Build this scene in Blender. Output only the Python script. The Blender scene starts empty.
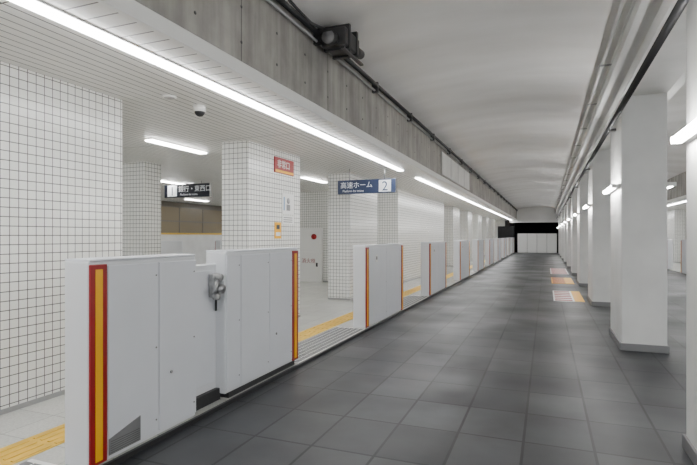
import bpy, bmesh, math, random
from mathutils import Vector, Matrix
random.seed(3)
scene = bpy.context.scene
COL = scene.collection

# ------------------------------------------------------------------ materials
def new_mat(name):
    m = bpy.data.materials.new(name); m.use_nodes = True
    nt = m.node_tree
    return m, nt, nt.nodes['Principled BSDF']

def simple(name, col, rough=0.5, metal=0.0, noise=0.0, nscale=8.0, bump=0.0):
    m, nt, b = new_mat(name)
    b.inputs['Base Color'].default_value = (*col, 1)
    b.inputs['Roughness'].default_value = rough
    b.inputs['Metallic'].default_value = metal
    if noise > 0:
        g = nt.nodes.new('ShaderNodeNewGeometry')
        n = nt.nodes.new('ShaderNodeTexNoise'); n.inputs['Scale'].default_value = nscale
        n.inputs['Detail'].default_value = 5
        r = nt.nodes.new('ShaderNodeValToRGB')
        r.color_ramp.elements[0].position = .3; r.color_ramp.elements[1].position = .7
        r.color_ramp.elements[0].color = (*[c*(1-noise) for c in col], 1)
        r.color_ramp.elements[1].color = (*[min(1, c*(1+noise*.5)) for c in col], 1)
        nt.links.new(g.outputs['Position'], n.inputs['Vector'])
        nt.links.new(n.outputs['Fac'], r.inputs['Fac'])
        nt.links.new(r.outputs['Color'], b.inputs['Base Color'])
        if bump:
            bp = nt.nodes.new('ShaderNodeBump'); bp.inputs['Strength'].default_value = bump
            bp.inputs['Distance'].default_value = .01
            nt.links.new(n.outputs['Fac'], bp.inputs['Height']); nt.links.new(bp.outputs['Normal'], b.inputs['Normal'])
    return m

def emis(name, col, s):
    m, nt, b = new_mat(name)
    b.inputs['Base Color'].default_value = (*col, 1)
    b.inputs['Emission Color'].default_value = (*col, 1)
    b.inputs['Emission Strength'].default_value = s
    return m

def brickmat(name, c1, c2, mortar, w, h, ms, mode, rough=.3, offset=0.0, origin=(0, 0, 0), noise=None, bump=.3, smooth=.1, roughvar=None, detail=6):
    """mode: 'wall' (horizontal run, z) ; 'xy' ; 'yx'"""
    m, nt, b = new_mat(name)
    g = nt.nodes.new('ShaderNodeNewGeometry')
    sp = nt.nodes.new('ShaderNodeSeparateXYZ'); nt.links.new(g.outputs['Position'], sp.inputs[0])
    cb = nt.nodes.new('ShaderNodeCombineXYZ')
    def add(sock, v):
        a = nt.nodes.new('ShaderNodeMath'); a.operation = 'ADD'; a.inputs[1].default_value = v
        nt.links.new(sock, a.inputs[0]); return a.outputs[0]
    X = add(sp.outputs[0], 50+origin[0]); Y = add(sp.outputs[1], 50+origin[1]); Z = add(sp.outputs[2], 10+origin[2])
    if mode == 'wall':
        sn = nt.nodes.new('ShaderNodeSeparateXYZ'); nt.links.new(g.outputs['True Normal'], sn.inputs[0])
        ab = nt.nodes.new('ShaderNodeMath'); ab.operation = 'ABSOLUTE'; nt.links.new(sn.outputs[0], ab.inputs[0])
        gt = nt.nodes.new('ShaderNodeMath'); gt.operation = 'GREATER_THAN'; gt.inputs[1].default_value = .5
        nt.links.new(ab.outputs[0], gt.inputs[0])
        mx = nt.nodes.new('ShaderNodeMix'); mx.data_type = 'FLOAT'
        nt.links.new(gt.outputs[0], mx.inputs[0]); nt.links.new(X, mx.inputs[2]); nt.links.new(Y, mx.inputs[3])
        nt.links.new(mx.outputs[0], cb.inputs[0]); nt.links.new(Z, cb.inputs[1])
    elif mode == 'xy':
        nt.links.new(X, cb.inputs[0]); nt.links.new(Y, cb.inputs[1])
    else:
        nt.links.new(Y, cb.inputs[0]); nt.links.new(X, cb.inputs[1])
    br = nt.nodes.new('ShaderNodeTexBrick')
    br.offset = offset; br.squash = 1
    br.inputs['Scale'].default_value = 1
    br.inputs['Color1'].default_value = (*c1, 1); br.inputs['Color2'].default_value = (*c2, 1)
    br.inputs['Mortar'].default_value = (*mortar, 1)
    br.inputs['Mortar Size'].default_value = ms; br.inputs['Mortar Smooth'].default_value = smooth
    br.inputs['Brick Width'].default_value = w; br.inputs['Row Height'].default_value = h
    nt.links.new(cb.outputs[0], br.inputs['Vector'])
    col = br.outputs['Color']
    b.inputs['Roughness'].default_value = rough
    if noise:
        sc, lo, hi = noise
        n = nt.nodes.new('ShaderNodeTexNoise'); n.inputs['Scale'].default_value = sc; n.inputs['Detail'].default_value = detail
        n.inputs['Roughness'].default_value = .6
        nt.links.new(g.outputs['Position'], n.inputs['Vector'])
        mr = nt.nodes.new('ShaderNodeMapRange'); mr.inputs[1].default_value = .3; mr.inputs[2].default_value = .7
        mr.inputs[3].default_value = lo; mr.inputs[4].default_value = hi
        nt.links.new(n.outputs['Fac'], mr.inputs[0])
        mm = nt.nodes.new('ShaderNodeMix'); mm.data_type = 'RGBA'; mm.blend_type = 'MULTIPLY'; mm.inputs[0].default_value = 1
        nt.links.new(col, mm.inputs[6]); nt.links.new(mr.outputs[0], mm.inputs[7])
        col = mm.outputs[2]
        if roughvar:
            n2 = nt.nodes.new('ShaderNodeTexNoise'); n2.inputs['Scale'].default_value = .9; n2.inputs['Detail'].default_value = 2
            nt.links.new(g.outputs['Position'], n2.inputs['Vector'])
            m2 = nt.nodes.new('ShaderNodeMapRange'); m2.inputs[1].default_value = .3; m2.inputs[2].default_value = .7
            m2.inputs[3].default_value = roughvar[0]; m2.inputs[4].default_value = roughvar[1]
            nt.links.new(n2.outputs['Fac'], m2.inputs[0]); nt.links.new(m2.outputs[0], b.inputs['Roughness'])
    nt.links.new(col, b.inputs['Base Color'])
    if bump:
        bp = nt.nodes.new('ShaderNodeBump'); bp.invert = True
        bp.inputs['Strength'].default_value = bump; bp.inputs['Distance'].default_value = .004
        nt.links.new(br.outputs['Fac'], bp.inputs['Height']); nt.links.new(bp.outputs['Normal'], b.inputs['Normal'])
    return m

M_TILE = brickmat('white_wall_tile', (.88, .88, .85), (.84, .84, .80), (.12, .12, .115), .075, .075, .0036, 'wall', rough=.22, origin=(0, 0, .03))
M_TRACKFLOOR = brickmat('dark_floor_panels', (.050, .052, .056), (.021, .022, .025), (.004, .004, .005), .45, .60, .010, 'xy', rough=.45,
                        noise=(2.0, .75, 1.25), roughvar=(.34, .5), origin=(.1, .3, 0), detail=3)
M_TRACKFLOOR.node_tree.nodes['Principled BSDF'].inputs['Specular IOR Level'].default_value = .36
M_PLAT = brickmat('platform_granite_tile', (.62, .62, .58), (.56, .56, .53), (.32, .32, .30), .4, .4, .003, 'xy', rough=.17, noise=(60, .85, 1.1))
M_SLAT = brickmat('ceiling_slats', (.84, .83, .80), (.80, .79, .76), (.07, .07, .068), 4.0, .1, .006, 'yx', rough=.35)
M_SLATX = brickmat('ceiling_slats_cross', (.84, .83, .80), (.80, .79, .76), (.09, .09, .088), 4.0, .15, .006, 'xy', rough=.35)
M_YTACT = simple('yellow_tactile', (.80, .50, .06), .5, noise=.12, nscale=10)
M_GATE = simple('gate_white_paint', (.74, .76, .80), .35, noise=.03, nscale=3)
M_GATEB = simple('gate_body_light_grey', (.72, .735, .76), .4)
M_SEAM = simple('gate_seam_dark', (.08, .08, .08), .6)
M_RED = simple('red_paint', (.30, .005, .008), .4)
M_YEL = simple('yellow_paint', (.90, .46, .003), .4)
M_BLACK = simple('black_rubber', (.02, .02, .022), .5)
M_DARK = simple('dark_metal', (.05, .05, .052), .4, .5)
M_STEEL = simple('brushed_steel', (.42, .42, .42), .35, .8)
M_VENT = simple('vent_grey', (.22, .22, .225), .5, .3)
M_COLP = simple('painted_concrete', (.76, .76, .74), .45, noise=.09, nscale=2.2)
M_WHITE = simple('white_panel', (.84, .84, .82), .4)
M_NAVY = simple('navy_sign', (.030, .048, .11), .35)
M_SBLACK = simple('black_sign', (.012, .014, .025), .35)
M_GREY = simple('grey_box', (.33, .33, .325), .5)
M_BEIGE = simple('beige_panel', (.20, .16, .095), .25)
M_BROWN = simple('tan_wall', (.10, .085, .06), .4)
M_TUNNEL = simple('tunnel_darkness', (.02, .02, .021), .9)  # near-black colour stands in for the darkness of the unlit tunnel
M_BLUE = simple('poster_blue', (.22, .36, .55), .4)
M_SIGNW = emis('sign_white_glow', (.85, .88, .92), .2)  # white sign marks get a faint glow of their own to look brighter
M_STRIP = emis('strip_emission', (.985, .99, 1.0), 31)
M_TUBE = emis('tube_emission', (1.0, .99, .975), 140)
M_LAMP2 = emis('lamp_emission', (1.0, .985, .95), 34)

def ceiling_mat():
    m, nt, b = new_mat('plaster_ceiling')
    N = nt.nodes.new; L = nt.links.new
    g = N('ShaderNodeNewGeometry')
    mp = N('ShaderNodeMapping'); mp.inputs['Scale'].default_value = (.35, 1.1, .35)
    n = N('ShaderNodeTexNoise'); n.inputs['Scale'].default_value = 1.0; n.inputs['Detail'].default_value = 4
    L(g.outputs['Position'], mp.inputs[0]); L(mp.outputs[0], n.inputs['Vector'])
    r = N('ShaderNodeValToRGB'); r.color_ramp.elements[0].position = .35; r.color_ramp.elements[1].position = .62
    r.color_ramp.elements[0].color = (.76, .745, .72, 1); r.color_ramp.elements[1].color = (.90, .89, .875, 1)
    L(n.outputs['Fac'], r.inputs[0]); L(r.outputs[0], b.inputs['Base Color'])
    b.inputs['Roughness'].default_value = .33
    wv = N('ShaderNodeTexWave'); wv.bands_direction = 'Y'; wv.inputs['Scale'].default_value = .35
    wv.inputs['Distortion'].default_value = .8
    L(g.outputs['Position'], wv.inputs['Vector'])
    bp = N('ShaderNodeBump'); bp.inputs['Strength'].default_value = .55; bp.inputs['Distance'].default_value = .024
    L(wv.outputs['Fac'], bp.inputs['Height']); L(bp.outputs['Normal'], b.inputs['Normal'])
    return m
M_CEIL = ceiling_mat()

def concrete():
    m = brickmat('raw_concrete', (.37, .355, .33), (.31, .298, .278), (.12, .115, .11), 1.8, 1.2, .007, 'wall', rough=.75, noise=(2.2, .8, 1.2), bump=.2, origin=(0, .4, .3))
    nt = m.node_tree; b = nt.nodes['Principled BSDF']
    g = nt.nodes.new('ShaderNodeNewGeometry')
    mp = nt.nodes.new('ShaderNodeMapping'); mp.inputs['Scale'].default_value = (3, 5, .6)
    n = nt.nodes.new('ShaderNodeTexNoise'); n.inputs['Scale'].default_value = 1.5; n.inputs['Detail'].default_value = 8
    mr = nt.nodes.new('ShaderNodeMapRange'); mr.inputs[1].default_value = .35; mr.inputs[2].default_value = .65
    mr.inputs[3].default_value = .78; mr.inputs[4].default_value = 1.15
    mm = nt.nodes.new('ShaderNodeMix'); mm.data_type = 'RGBA'; mm.blend_type = 'MULTIPLY'; mm.inputs[0].default_value = 1
    src = b.inputs['Base Color'].links[0].from_socket
    nt.links.new(g.outputs['Position'], mp.inputs[0]); nt.links.new(mp.outputs[0], n.inputs['Vector'])
    nt.links.new(n.outputs['Fac'], mr.inputs[0]); nt.links.new(src, mm.inputs[6]); nt.links.new(mr.outputs[0], mm.inputs[7])
    nt.links.new(mm.outputs[2], b.inputs['Base Color'])
    return m
M_CONC = concrete()

# ------------------------------------------------------------------ mesh builder
class MB:
    def __init__(self, name):
        self.name = name; self.bm = bmesh.new(); self.mats = []
    def mi(self, mat):
        if mat not in self.mats: self.mats.append(mat)
        return self.mats.index(mat)
    def merge(self, tb, mat, smooth=False):
        i = self.mi(mat)
        for f in tb.faces: f.material_index = i; f.smooth = smooth
        me = bpy.data.meshes.new('tmp'); tb.to_mesh(me); tb.free()
        self.bm.from_mesh(me); bpy.data.meshes.remove(me)
    def box(self, x0, x1, y0, y1, z0, z1, mat, bev=0.0, seg=2):
        tb = bmesh.new()
        bmesh.ops.create_cube(tb, size=1)
        for v in tb.verts:
            v.co = Vector(((x0+x1)/2+v.co.x*(x1-x0), (y0+y1)/2+v.co.y*(y1-y0), (z0+z1)/2+v.co.z*(z1-z0)))
        if bev: bmesh.ops.bevel(tb, geom=tb.edges[:], offset=bev, segments=seg, affect='EDGES', profile=.5)
        self.merge(tb, mat); return self
    def cyl(self, p0, p1, r, mat, seg=14, r2=None):
        p0 = Vector(p0); p1 = Vector(p1); d = p1-p0
        tb = bmesh.new()
        bmesh.ops.create_cone(tb, cap_ends=True, segments=seg, radius1=r, radius2=r if r2 is None else r2, depth=d.length)
        M = Matrix.Translation((p0+p1)/2) @ d.to_track_quat('Z', 'Y').to_matrix().to_4x4()
        bmesh.ops.transform(tb, matrix=M, verts=tb.verts[:])
        self.merge(tb, mat, True); return self
    def sph(self, c, r, mat, sc=(1, 1, 1), seg=20):
        tb = bmesh.new(); bmesh.ops.create_uvsphere(tb, u_segments=seg, v_segments=seg//2, radius=r)
        for v in tb.verts: v.co = Vector((c[0]+v.co.x*sc[0], c[1]+v.co.y*sc[1], c[2]+v.co.z*sc[2]))
        self.merge(tb, mat, True); return self
    def prism(self, pts, y0, y1, mat, axis='Y'):
        tb = bmesh.new()
        if axis == 'Y':
            a = [tb.verts.new((p[0], y0, p[1])) for p in pts]; b = [tb.verts.new((p[0], y1, p[1])) for p in pts]
        else:
            a = [tb.verts.new((y0, p[0], p[1])) for p in pts]; b = [tb.verts.new((y1, p[0], p[1])) for p in pts]
        tb.faces.new(a); tb.faces.new(b[::-1])
        n = len(pts)
        for i in range(n): tb.faces.new((a[i], b[i], b[(i+1) % n], a[(i+1) % n]))
        bmesh.ops.recalc_face_normals(tb, faces=tb.faces[:])
        self.merge(tb, mat); return self
    def done(self, parent=None):
        vs = self.bm.verts
        xs = [v.co.x for v in vs]; ys = [v.co.y for v in vs]; zs = [v.co.z for v in vs]
        c = Vector(((min(xs)+max(xs))/2, (min(ys)+max(ys))/2, min(zs)))
        for v in vs: v.co -= c
        me = bpy.data.meshes.new(self.name); self.bm.to_mesh(me); self.bm.free()
        for m in self.mats: me.materials.append(m)
        o = bpy.data.objects.new(self.name, me); o.location = c; COL.objects.link(o)
        if parent: 
            o.parent = parent; o.location = c-parent.location
        return o

def text(name, s, loc, size, mat, rot=(math.pi/2, 0, 0), parent=None, align='LEFT'):
    cu = bpy.data.curves.new(name, 'FONT'); cu.body = s; cu.size = size; cu.extrude = .001; cu.align_x = align
    cu.materials.append(mat)
    o = bpy.data.objects.new(name, cu); o.rotation_euler = rot; COL.objects.link(o)
    if parent: o.parent = parent; o.location = Vector(loc)-parent.location
    else: o.location = loc
    return o

CZ = 2.82     # platform ceiling height
YB, YE = -6.0, 46.0
PZ = .03
MXC = 2.26    # mirror sum for the right half

# ------------------------------------------------------------------ floors
MB('floor').box(-2.54, MXC+2.54, YB, YE, -.3, 0, M_TRACKFLOOR).done()
MB('platform_floor').box(-10.4, -2.54, YB, YE, -.3, PZ, M_PLAT).done()
MB('platform_floor').box(MXC+2.54, 9.2, YB, YE, -.3, PZ, M_PLAT).done()
MB('trim_platform_edge').box(-2.54, -2.515, YB, YE, 0, PZ+.004, M_BLACK).done()
MB('track_bed').box(-14.0, -10.4, YB, YE, -1.2, -1.0, M_GREY).done()

def tactile(x0, x1, y0, y1):
    b = MB('tactile_paving'); b.box(x0, x1, y0, y1, PZ, PZ+.004, M_YTACT)
    y = y0
    while y < min(y1, 14):
        for k in range(4):
            xx = x0+.045+k*.07
            b.box(xx, xx+.025, y+.02, y+.28, PZ+.004, PZ+.009, M_YTACT)
        y += .3
    b.done()
tactile(-3.36, -3.06, YB, YE)

# gates ---------------------------------------------------------------------
def gate_body(b, s, y0, y1, z0, z1, stripe_lo, stripe_hi, fx=-2.55, vent=False, seams=()):
    def bx(xa, xb, *r, **k):
        xa, xb = fx+s*xa, fx+s*xb
        b.box(min(xa, xb), max(xa, xb), *r, **k)
    bx(-.215, -.012, y0, y1, z0, z1, M_GATEB, bev=.012)
    cuts = [y0+.004+(.13 if stripe_lo else 0)] + list(seams) + [y1-.004-(.13 if stripe_hi else 0)]
    for a, c in zip(cuts[:-1], cuts[1:]):
        bx(-.013, 0, a+.003, c-.003, z0+.03, z1-.03, M_GATE, bev=.004, seg=1)
    for c in seams:
        bx(-.013, -.010, c-.003, c+.003, z0+.03, z1-.03, M_SEAM)
    bx(-.225, -.005, y0+.01, y1-.01, z1-.002, z1+.014, M_GATE, bev=.006)
    for on, ya in ((stripe_lo, y0+.002), (stripe_hi, y1-.127)):
        if on:
            bx(-.013, .003, ya, ya+.125, z0+.01, z1-.02, M_RED, bev=.003, seg=1)
            bx(.002, .005, ya+.036, ya+.089, z0+.03, z1-.05, M_YEL)
    if vent:
        ya = cuts[0]+.005
        xa, xb = (fx, fx+s*.006)
        b.prism([(ya, z0+.035), (ya+.26, z0+.035), (ya+.26, z0+.2), (ya, z0+.135)], min(xa, xb), max(xa, xb), M_VENT, axis='X')
        for k in range(6):
            bx(.006, .007, ya+.01, ya+.25, z0+.045+k*.014, z0+.049+k*.014, M_SEAM)
    for a, c in zip(cuts[:-1], cuts[1:]):
        for zz in (z0+.12, (z0+z1)/2, z1-.12):
            b.cyl((fx, c-.03, zz), (fx+s*.003, c-.03, zz), .006, M_VENT, seg=8)

def gate(y0, y1, fx=-2.55, s=1):
    b = MB('platform_screen_gate')
    gate_body(b, s, y0, y1, PZ, 1.285, True, True, fx, seams=((y0+y1)/2,), vent=False)
    xs = sorted((fx+s*.001, fx+s*.004)); ym = y0+.45
    b.box(xs[0], xs[1], ym, ym+.10, 1.02, 1.14, M_WHITE)
    b.box(xs[0]+s*.001, xs[1]+s*.001, ym+.02, ym+.08, 1.06, 1.11, M_VENT)
    return b.done()

b = MB('platform_screen_gate')
gate_body(b, 1, 2.22, 3.21, PZ, 1.285, True, False, vent=True, seams=(2.80,))
gate_body(b, 1, 3.60, 4.93, PZ+.05, 1.30, False, True, seams=(3.82, 4.32,))
b.box(-2.75, -2.57, 3.66, 4.88, PZ, PZ+.055, M_BLACK)
b.box(-2.74, -2.66, 3.20, 3.61, PZ+.08, 1.20, M_GATEB, bev=.008)
b.box(-2.662, -2.655, 3.23, 3.58, PZ+.16, 1.15, M_GATE, bev=.003, seg=1)
b.box(-2.76, -2.62, 3.20, 3.61, PZ, PZ+.10, M_BLACK, bev=.004)
# latch mechanism
b.box(-2.655, -2.60, 3.49, 3.585, .92, 1.12, M_STEEL, bev=.008)
b.cyl((-2.62, 3.53, 1.09), (-2.55, 3.53, 1.09), .03, M_GREY)
b.cyl((-2.59, 3.53, 1.09), (-2.57, 3.46, .97), .018, M_STEEL)
b.cyl((-2.60, 3.55, .99), (-2.55, 3.55, .99), .04, M_STEEL)
b.cyl((-2.60, 3.50, .93), (-2.56, 3.50, .93), .028, M_GREY)
b.cyl((-2.63, 3.56, .98), (-2.63, 3.56, .80), .010, M_DARK)
# key switches on the front
b.cyl((-2.55, 2.92, .45), (-2.545, 2.92, .45), .012, M_VENT, seg=12)
b.cyl((-2.55, 4.45, .45), (-2.545, 4.45, .45), .012, M_VENT, seg=12)
b.done()
P = 4.45
for k in range(9):
    gate(7.17+P*k, 9.28+P*k)
gate(-2.25, -.05)
for k in range(-1, 9):
    gate(7.17+P*k, 9.28+P*k, fx=MXC+2.55, s=-1)
for k in range(-1, 6):
    gate(5.0+P*k, 7.6+P*k, fx=-10.3, s=-1)

def threshold(x0, x1, y0, y1):
    b = MB('ribbed_threshold'); b.box(x0, x1, y0, y1, PZ, PZ+.003, M_WHITE)
    n = int((y1-y0)/.07)
    for i in range(n):
        for j in range(6):
            w = (x1-x0)/6
            b.box(x0+j*w+.008, x0+(j+1)*w-.008, y0+i*.07+.012, y0+i*.07+.056, PZ+.003, PZ+.008, M_VENT)
    b.done()
threshold(-3.02, -2.56, .0, 2.2)
threshold(-3.02, -2.56, 4.95, 7.15)
threshold(-3.02, -2.56, 9.3, 11.6)

# ------------------------------------------------------------------ walls & columns
def tcol(x0, x1, y0, y1, name='tiled_column'):
    b = MB(name); b.box(x0, x1, y0, y1, PZ, CZ, M_TILE)
    b.box(x0-.008, x1+.008, y0-.008, y1+.008, PZ, PZ+.04, M_GREY)
    return b.done()
tcol(-4.5, -4.0, YB, 3.87, 'wall_left')
tcol(-4.45, -4.0, 6.17, 7.8)
tcol(-4.52, -4.0, 10.2, 12.1)
tcol(-7.7, -6.9, 7.2, 7.62)
tcol(-4.5, -4.0, 14.21, 21.0, 'wall_left_inner')
for k in range(5):
    tcol(-4.5, -4.0, 23.2+k*4.6, 25.0+k*4.6)
tcol(-8.6, -4.0, 14.0, 14.2, 'wall_cross')
for k in range(9):
    tcol(MXC+4.0, MXC+4.5, 3.2+k*4.6, 5.0+k*4.6)
MB('wall_right').box(9.2, 9.4, YB, YE, -.3, 3.2, M_TILE).done()
w = MB('wall_far_left')
w.box(-14.2, -14.0, YB, YE, -1.2, 1.55, M_COLP); w.box(-14.2, -14.0, YB, YE, 1.55, 2.6, M_BEIGE)
w.box(-14.01, -13.97, YB, YE, 1.5, 1.56, M_YTACT); w.box(-14.2, -14, YB, YE, 2.6, 3.2, M_BROWN)
for k in range(18): w.box(-14.0, -13.99, k*1.5, k*1.5+.04, 1.56, 2.6, M_BROWN)
w.box(-14.0, -13.985, YB, YE, 2.02, 2.06, M_BROWN)
w.done()

# ------------------------------------------------------------------ ceilings
c = MB('ceiling')
c.box(-14.2, -2.92, YB, YE, CZ, CZ+.1, M_SLAT)
c.box(-2.92, -2.42, YB, YE, CZ, CZ+.1, M_SLATX)
c.box(-2.44, -2.405, YB, YE, CZ-.012, CZ+.1, M_WHITE)
c.done()
c = MB('ceiling_right_platform'); c.box(MXC+2.42, 9.4, YB, YE, CZ, CZ+.1, M_SLAT); c.done()

def concrete_beam(name, x0, x1, holes=False):
    b = MB(name).box(x0, x1, YB, YE, CZ+.1, 4.2, M_CONC)
    if holes:
        y = .6
        while y < 24:
            for zz in (3.08, 3.38):
                b.cyl((x1-.002, y, zz), (x1+.002, y, zz), .014, M_DARK, seg=10)
            y += .6
    return b.done()
concrete_beam('concrete_beam_left', -3.0, -2.4, True)
concrete_beam('concrete_beam_right', MXC+2.4, MXC+3.0)

def vault(name, xa, xb, z0=3.77, rise=.18, n=16):
    pts = [(xa+(xb-xa)*i/n, z0+rise*math.sin(math.pi*i/n)**.8) for i in range(n+1)]
    pts += [(xb, 4.3), (xa, 4.3)]
    return MB(name).prism(pts, YB, YE, M_CEIL).done()
vault('ceiling_track', -2.4, .84)
vault('ceiling_track_right', MXC-.84, MXC+2.4)

bm_ = MB('concrete_beam_center')
bm_.prism([(.84, 4.25), (.84, 3.45), (.70, 3.42), (.70, 3.30), (.84, 3.26), (.88, 3.2), (1.38, 3.2), (1.42, 3.26), (1.56, 3.30), (1.56, 3.42), (1.42, 3.45), (1.42, 4.25)], YB, YE, M_COLP)
bm_.done()

# pillars
CP = 4.3
for k in range(-2, 10):
    y0 = 7.14+CP*k
    if y0+1.2 > YE: break
    b = MB('concrete_pillar')
    b.box(.88, 1.38, y0, y0+1.16, 0, 3.2, M_COLP, bev=.015)
    b.box(.862, 1.398, y0-.018, y0+1.178, 0, .09, M_VENT, bev=.004)
    b.done()
    for s, xf in ((-1, .878), (1, 1.382)):
        t = MB('tube_lamp')
        xs = sorted((xf, xf+s*.045))
        t.box(xs[0], xs[1], y0+.05, y0+1.10, 2.055, 2.105, M_WHITE, bev=.008)
        xt = xf+s*.085
        t.cyl((xt, y0+.09, 2.08), (xt, y0+1.06, 2.08), .022, M_TUBE, seg=10)
        xs = sorted((xf+s*.02, xt+s*.02))
        t.box(xs[0], xs[1], y0+.06, y0+.09, 2.055, 2.105, M_WHITE); t.box(xs[0], xs[1], y0+1.06, y0+1.09, 2.055, 2.105, M_WHITE)
        t.done()

# cable conduits
b = MB('cable_conduit')
b.cyl((.80, YB, 2.92), (.80, YE, 2.92), .032, M_BLACK)
for k in range(-2, 10):
    y0 = 7.14+CP*k
    if y0+1.2 < YE: b.box(.79, .878, y0+.5, y0+.56, 2.87, 2.90, M_DARK)
b.done()
b = MB('ceiling_pipe'); b.cyl((.66, YB, 3.61), (.66, YE, 3.61), .020, M_COLP); b.cyl((.76, YB, 3.61), (.76, YE, 3.61), .015, M_COLP)
for k in range(25): b.box(.62, .83, YB+1+k*2, YB+1.04+k*2, 3.575, 3.588, M_GREY)
b.done()
b = MB('wall_cable')
b.cyl((-2.34, YB, 3.67), (-2.34, YE, 3.67), .030, M_BLACK)
b.cyl((-2.36, YB, 3.59), (-2.36, YE, 3.59), .016, M_GREY)
for k in range(26): b.box(-2.398, -2.31, YB+1+k*2, YB+1.05+k*2, 3.56, 3.71, M_DARK)
b.done()

# equipment box with loudspeaker and brackets
b = MB('loudspeaker')
D = -.80
b.box(-2.28, -2.00, 5.75+D, 6.20+D, 3.50, 3.69, M_DARK, bev=.015)
b.cyl((-2.14, 5.62+D, 3.54), (-2.14, 5.78+D, 3.57), .09, M_DARK, r2=.06, seg=20)
b.cyl((-2.14, 5.61+D, 3.54), (-2.14, 5.63+D, 3.54), .07, M_VENT, seg=20)
b.cyl((-2.10, 6.2+D, 3.62), (-2.10, 6.5+D, 3.64), .055, M_BLACK, seg=16)
for yy in (5.85, 6.08): b.box(-2.29, -1.99, yy+D, yy+.045+D, 3.48, 3.75, M_BLACK)
b.box(-2.40, -2.15, 5.88+D, 6.10+D, 3.73, 3.765, M_BLACK)
b.box(-2.03, -1.99, 5.7+D, 6.3+D, 3.43, 3.45, M_DARK)
b.cyl((-2.01, 5.9+D, 3.52), (-2.01, 5.9+D, 3.44), .01, M_DARK)
b.done()
cu = bpy.data.curves.new('hanging_cable', 'CURVE'); cu.dimensions = '3D'; cu.bevel_depth = .014
sp = cu.splines.new('BEZIER'); pts = [(-2.27, 3.8, 3.72), (-2.17, 4.3, 3.56), (-2.2, 4.65, 3.60), (-2.16, 4.96, 3.66)]
sp.bezier_points.add(3)
for p, q in zip(sp.bezier_points, pts): p.co = q; p.handle_left_type = p.handle_right_type = 'AUTO'
cu.materials.append(M_BLACK)
COL.objects.link(bpy.data.objects.new('hanging_cable', cu))

b = MB('beam_panel_board'); b.box(-2.4, -2.36, 12.2, 16.8, 2.95, 3.50, M_COLP, bev=.01)
for k in range(1, 4): b.box(-2.36, -2.355, 12.2+k*1.15, 12.22+k*1.15, 2.97, 3.48, M_GREY)
b.done()

# ------------------------------------------------------------------ lamps
def strip(x, y0, y1, w=.12, mat=M_STRIP, name='ceiling_strip_light'):
    b = MB(name)
    b.box(x-w/2-.015, x+w/2+.015, y0-.02, y1+.02, CZ-.012, CZ, M_WHITE)
    y = y0
    while y < y1-.1:
        ye = min(y+1.23, y1)
        b.box(x-w/2, x+w/2, y+.005, ye-.005, CZ-.03, CZ-.012, mat, bev=.004, seg=1)
        y = ye
    return b.done()
strip(-2.82, -5.5, 10.1, .105)
strip(-2.82, 11.5, 24.0, .105)
strip(-2.82, 24.6, 45.5, .105)
strip(MXC+2.82, -5.5, 20)
strip(MXC+2.82, 21, 45.5)
for y in (-1.0, 5.55, 10.4, 17.5, 24, 31):
    strip(-5.25, y, y+1.23, .14, M_LAMP2)
for y in (-1, 2.5, 6.0, 9.8, 13.8, 18, 23):
    strip(-8.9, y, y+1.23, .14, M_LAMP2)
for y in (7, 11, 15, 19):
    strip(-12.4, y, y+1.23, .14, M_LAMP2)  # row over the far track, added to brighten the far-left back
for y in (5, 12, 19, 26):
    strip(7.8, y, y+1.23, .14, M_LAMP2)

b = MB('ceiling_speaker'); b.cyl((-3.47, 3.95, CZ), (-3.47, 3.95, CZ-.012), .07, M_WHITE, seg=28); b.cyl((-3.47, 3.95, CZ-.012), (-3.47, 3.95, CZ-.016), .05, M_GREY, seg=28); b.done()
b = MB('dome_camera')
b.cyl((-3.42, 4.35, CZ), (-3.42, 4.35, CZ-.05), .065, M_WHITE, seg=28)
b.sph((-3.42, 4.35, CZ-.06), .055, M_BLACK)
b.cyl((-3.42, 4.35, CZ-.05), (-3.42, 4.35, CZ-.065), .068, M_WHITE, seg=28)
b.done()

# ------------------------------------------------------------------ hanging signs
def sign(x0, x1, y, z0, z1, s, num, side, face):
    b = MB('hanging_sign')
    b.box(x0, x1, y, y+.09, z0, z1, face, bev=.008)
    b.box(x0-.006, x0, y-.002, y+.092, z0-.005, z1+.005, M_STEEL); b.box(x1, x1+.006, y-.002, y+.092, z0-.005, z1+.005, M_STEEL)
    for t in (.2, .8):
        xx = x0+(x1-x0)*t; b.cyl((xx, y+.045, z1), (xx, y+.045, CZ), .012, M_STEEL, seg=10)
    h = z1-z0
    nx = x1-h*1.25 if side == 'R' else x0+.10
    b.box(nx, nx+h*.9, y-.003, y, z0+h*.08, z1-h*.08, M_SIGNW)
    o = b.done()
    text('number', num, (nx+h*.45, y-.005, z0+h*.16), h*.95, face, parent=o, align='CENTER')
    tx = x0+.06 if side == 'R' else nx+h*1.05
    text('label', s, (tx, y-.003, z0+h*.44), h*.50, M_SIGNW, parent=o)
    text('label_english', 'Platform for trains', (tx+.05, y-.003, z0+h*.13), h*.22, M_SIGNW, parent=o)
    return o
sign(-4.0, -2.76, 9.5, 2.30, 2.58, '高速ホーム', '2', 'R', M_NAVY)
sign(-9.12, -7.72, 10.2, 2.42, 2.75, '銀行・東西口', '1', 'L', M_SBLACK)

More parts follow.
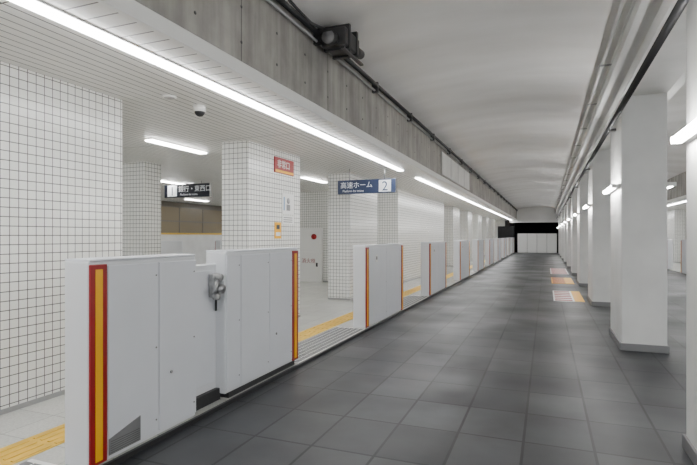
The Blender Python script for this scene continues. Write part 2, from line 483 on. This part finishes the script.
b = MB('warning_sign')
b.box(-4.0, -3.98, 6.90, 7.54, 2.45, 2.70, M_RED, bev=.004); b.box(-3.98, -3.977, 6.92, 7.52, 2.462, 2.50, M_YEL)
p = b.done()
text('label', '非常口', (-3.976, 6.97, 2.545), .14, M_WHITE, rot=(math.pi/2, 0, math.pi/2), parent=p)
b = MB('notice_poster')
b.box(-4.0, -3.99, 7.16, 7.56, 1.80, 2.14, M_WHITE)
b.cyl((-3.99, 7.36, 2.02), (-3.987, 7.36, 2.02), .05, M_GREY, seg=18); b.box(-3.99, -3.987, 7.30, 7.42, 1.86, 1.96, M_VENT)
b.box(-3.99, -3.987, 7.20, 7.24, 1.86, 2.08, M_BLUE)
b.done()
b = MB('notice_poster')
b.box(-4.0, -3.99, 7.16, 7.56, 1.64, 1.77, M_WHITE)
for k in range(3): b.box(-3.99, -3.987, 7.2, 7.5, 1.665+k*.035, 1.68+k*.035, M_VENT)
b.done()
b = MB('yellow_notice'); b.box(-4.0, -3.99, 6.92, 7.12, 1.40, 1.66, M_YEL)
b.box(-3.99, -3.987, 6.95, 7.09, 1.44, 1.50, M_WHITE); b.box(-3.99, -3.987, 6.97, 7.07, 1.55, 1.62, M_SBLACK); b.done()

b = MB('fire_hydrant_cabinet')
b.box(-7.2, -6.38, 13.87, 13.99, PZ, 1.68, M_WHITE, bev=.008)
b.box(-7.14, -6.44, 13.862, 13.87, .12, .95, M_WHITE, bev=.003, seg=1)
b.box(-7.14, -6.44, 13.862, 13.87, 1.0, 1.62, M_WHITE, bev=.003, seg=1)
b.cyl((-6.62, 13.862, 1.42), (-6.62, 13.83, 1.42), .085, M_RED, seg=24)
b.sph((-6.62, 13.83, 1.42), .05, M_RED)
b.box(-6.56, -6.50, 13.855, 13.862, .50, .62, M_DARK)
o = b.done()
text('label', '消火栓', (-7.05, 13.859, .62), .16, M_RED, parent=o)
b = MB('door_1')
b.box(-6.1, -5.15, 13.92, 13.98, PZ, 2.1, M_GATEB); b.box(-6.04, -5.21, 13.90, 13.92, PZ+.01, 2.05, M_WHITE, bev=.004)
b.cyl((-5.32, 13.90, 1.0), (-5.32, 13.85, 1.0), .025, M_STEEL); b.box(-5.42, -5.30, 13.845, 13.86, .99, 1.015, M_STEEL)
b.done()

def mat_(y0, y1, x0, x1, cols, yellow=True):
    b = MB('striped_floor_mat'); b.box(x0, x1, y0, y1, 0, .006, cols[0])
    n = 6
    for i in range(n):
        w = (y1-y0)/n
        b.box(x0+.03, x1-.04-(.20 if yellow else 0), y0+i*w+.05, y0+i*w+w*.72, .006, .009, cols[1+i % (len(cols)-1)])
    if yellow: b.box(x1-.20, x1, y0, y1, .006, .009, M_YEL)
    b.done()
mat_(12.0, 14.2, .15, .78, [M_WHITE, M_RED])
mat_(16.4, 18.7, .15, .78, [M_YEL, M_RED])
mat_(20.5, 24.0, .15, .78, [M_WHITE, M_RED], False)

b = MB('end_barrier')
for i in range(4):
    b.box(-2.3+i*.78, -2.3+(i+1)*.78-.02, 45.2, 45.26, .02, 1.65, M_WHITE, bev=.01)
    b.box(-2.0+i*.78, -1.9+i*.78, 45.1, 45.4, 0, .02, M_GREY)
b.done()
MB('wall_end_dark').box(-14.2, 9.4, 54, 54.2, -1.5, 4.5, M_TUNNEL).done()  # black backdrop that paints the dark beyond the station end
MB('trim_end_lintel').box(-3.0, 5.3, YE-.3, YE, 2.6, 4.3, M_CEIL).done()
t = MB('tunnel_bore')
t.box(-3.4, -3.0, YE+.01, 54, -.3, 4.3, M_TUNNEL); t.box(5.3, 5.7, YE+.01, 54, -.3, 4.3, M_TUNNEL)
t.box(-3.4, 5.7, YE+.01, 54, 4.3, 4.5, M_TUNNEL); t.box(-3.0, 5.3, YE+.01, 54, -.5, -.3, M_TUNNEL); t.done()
b = MB('wall_platform_end'); b.box(-14.2, -3.4, YE+.01, YE+.2, -1.2, 3.2, M_TILE); b.box(5.7, 9.4, YE+.01, YE+.2, -.3, 3.2, M_TILE)
b.box(-4.0, -2.6, YE-.06, YE, PZ, 2.3, M_TUNNEL); b.done()  # black sheet painted in as the dark opening beside the track
MB('ceiling_slab').box(-14.3, 9.5, YB-.1, YE, 4.35, 4.6, M_CONC).done()

# ------------------------------------------------------------------ world & camera
w = bpy.data.worlds.new('World'); scene.world = w; w.use_nodes = True
w.node_tree.nodes['Background'].inputs[0].default_value = (.92, .96, 1, 1)
w.node_tree.nodes['Background'].inputs[1].default_value = 2.2

cam = bpy.data.cameras.new('camera'); co = bpy.data.objects.new('camera', cam); COL.objects.link(co)
co.location = (0, 0, 1.44); co.rotation_euler = (math.pi/2, 0, math.radians(21.6))
cam.sensor_width = 36; cam.lens = 500/697*36; cam.shift_y = 3.5/697
cam.clip_start = .05; cam.clip_end = 200
scene.camera = co
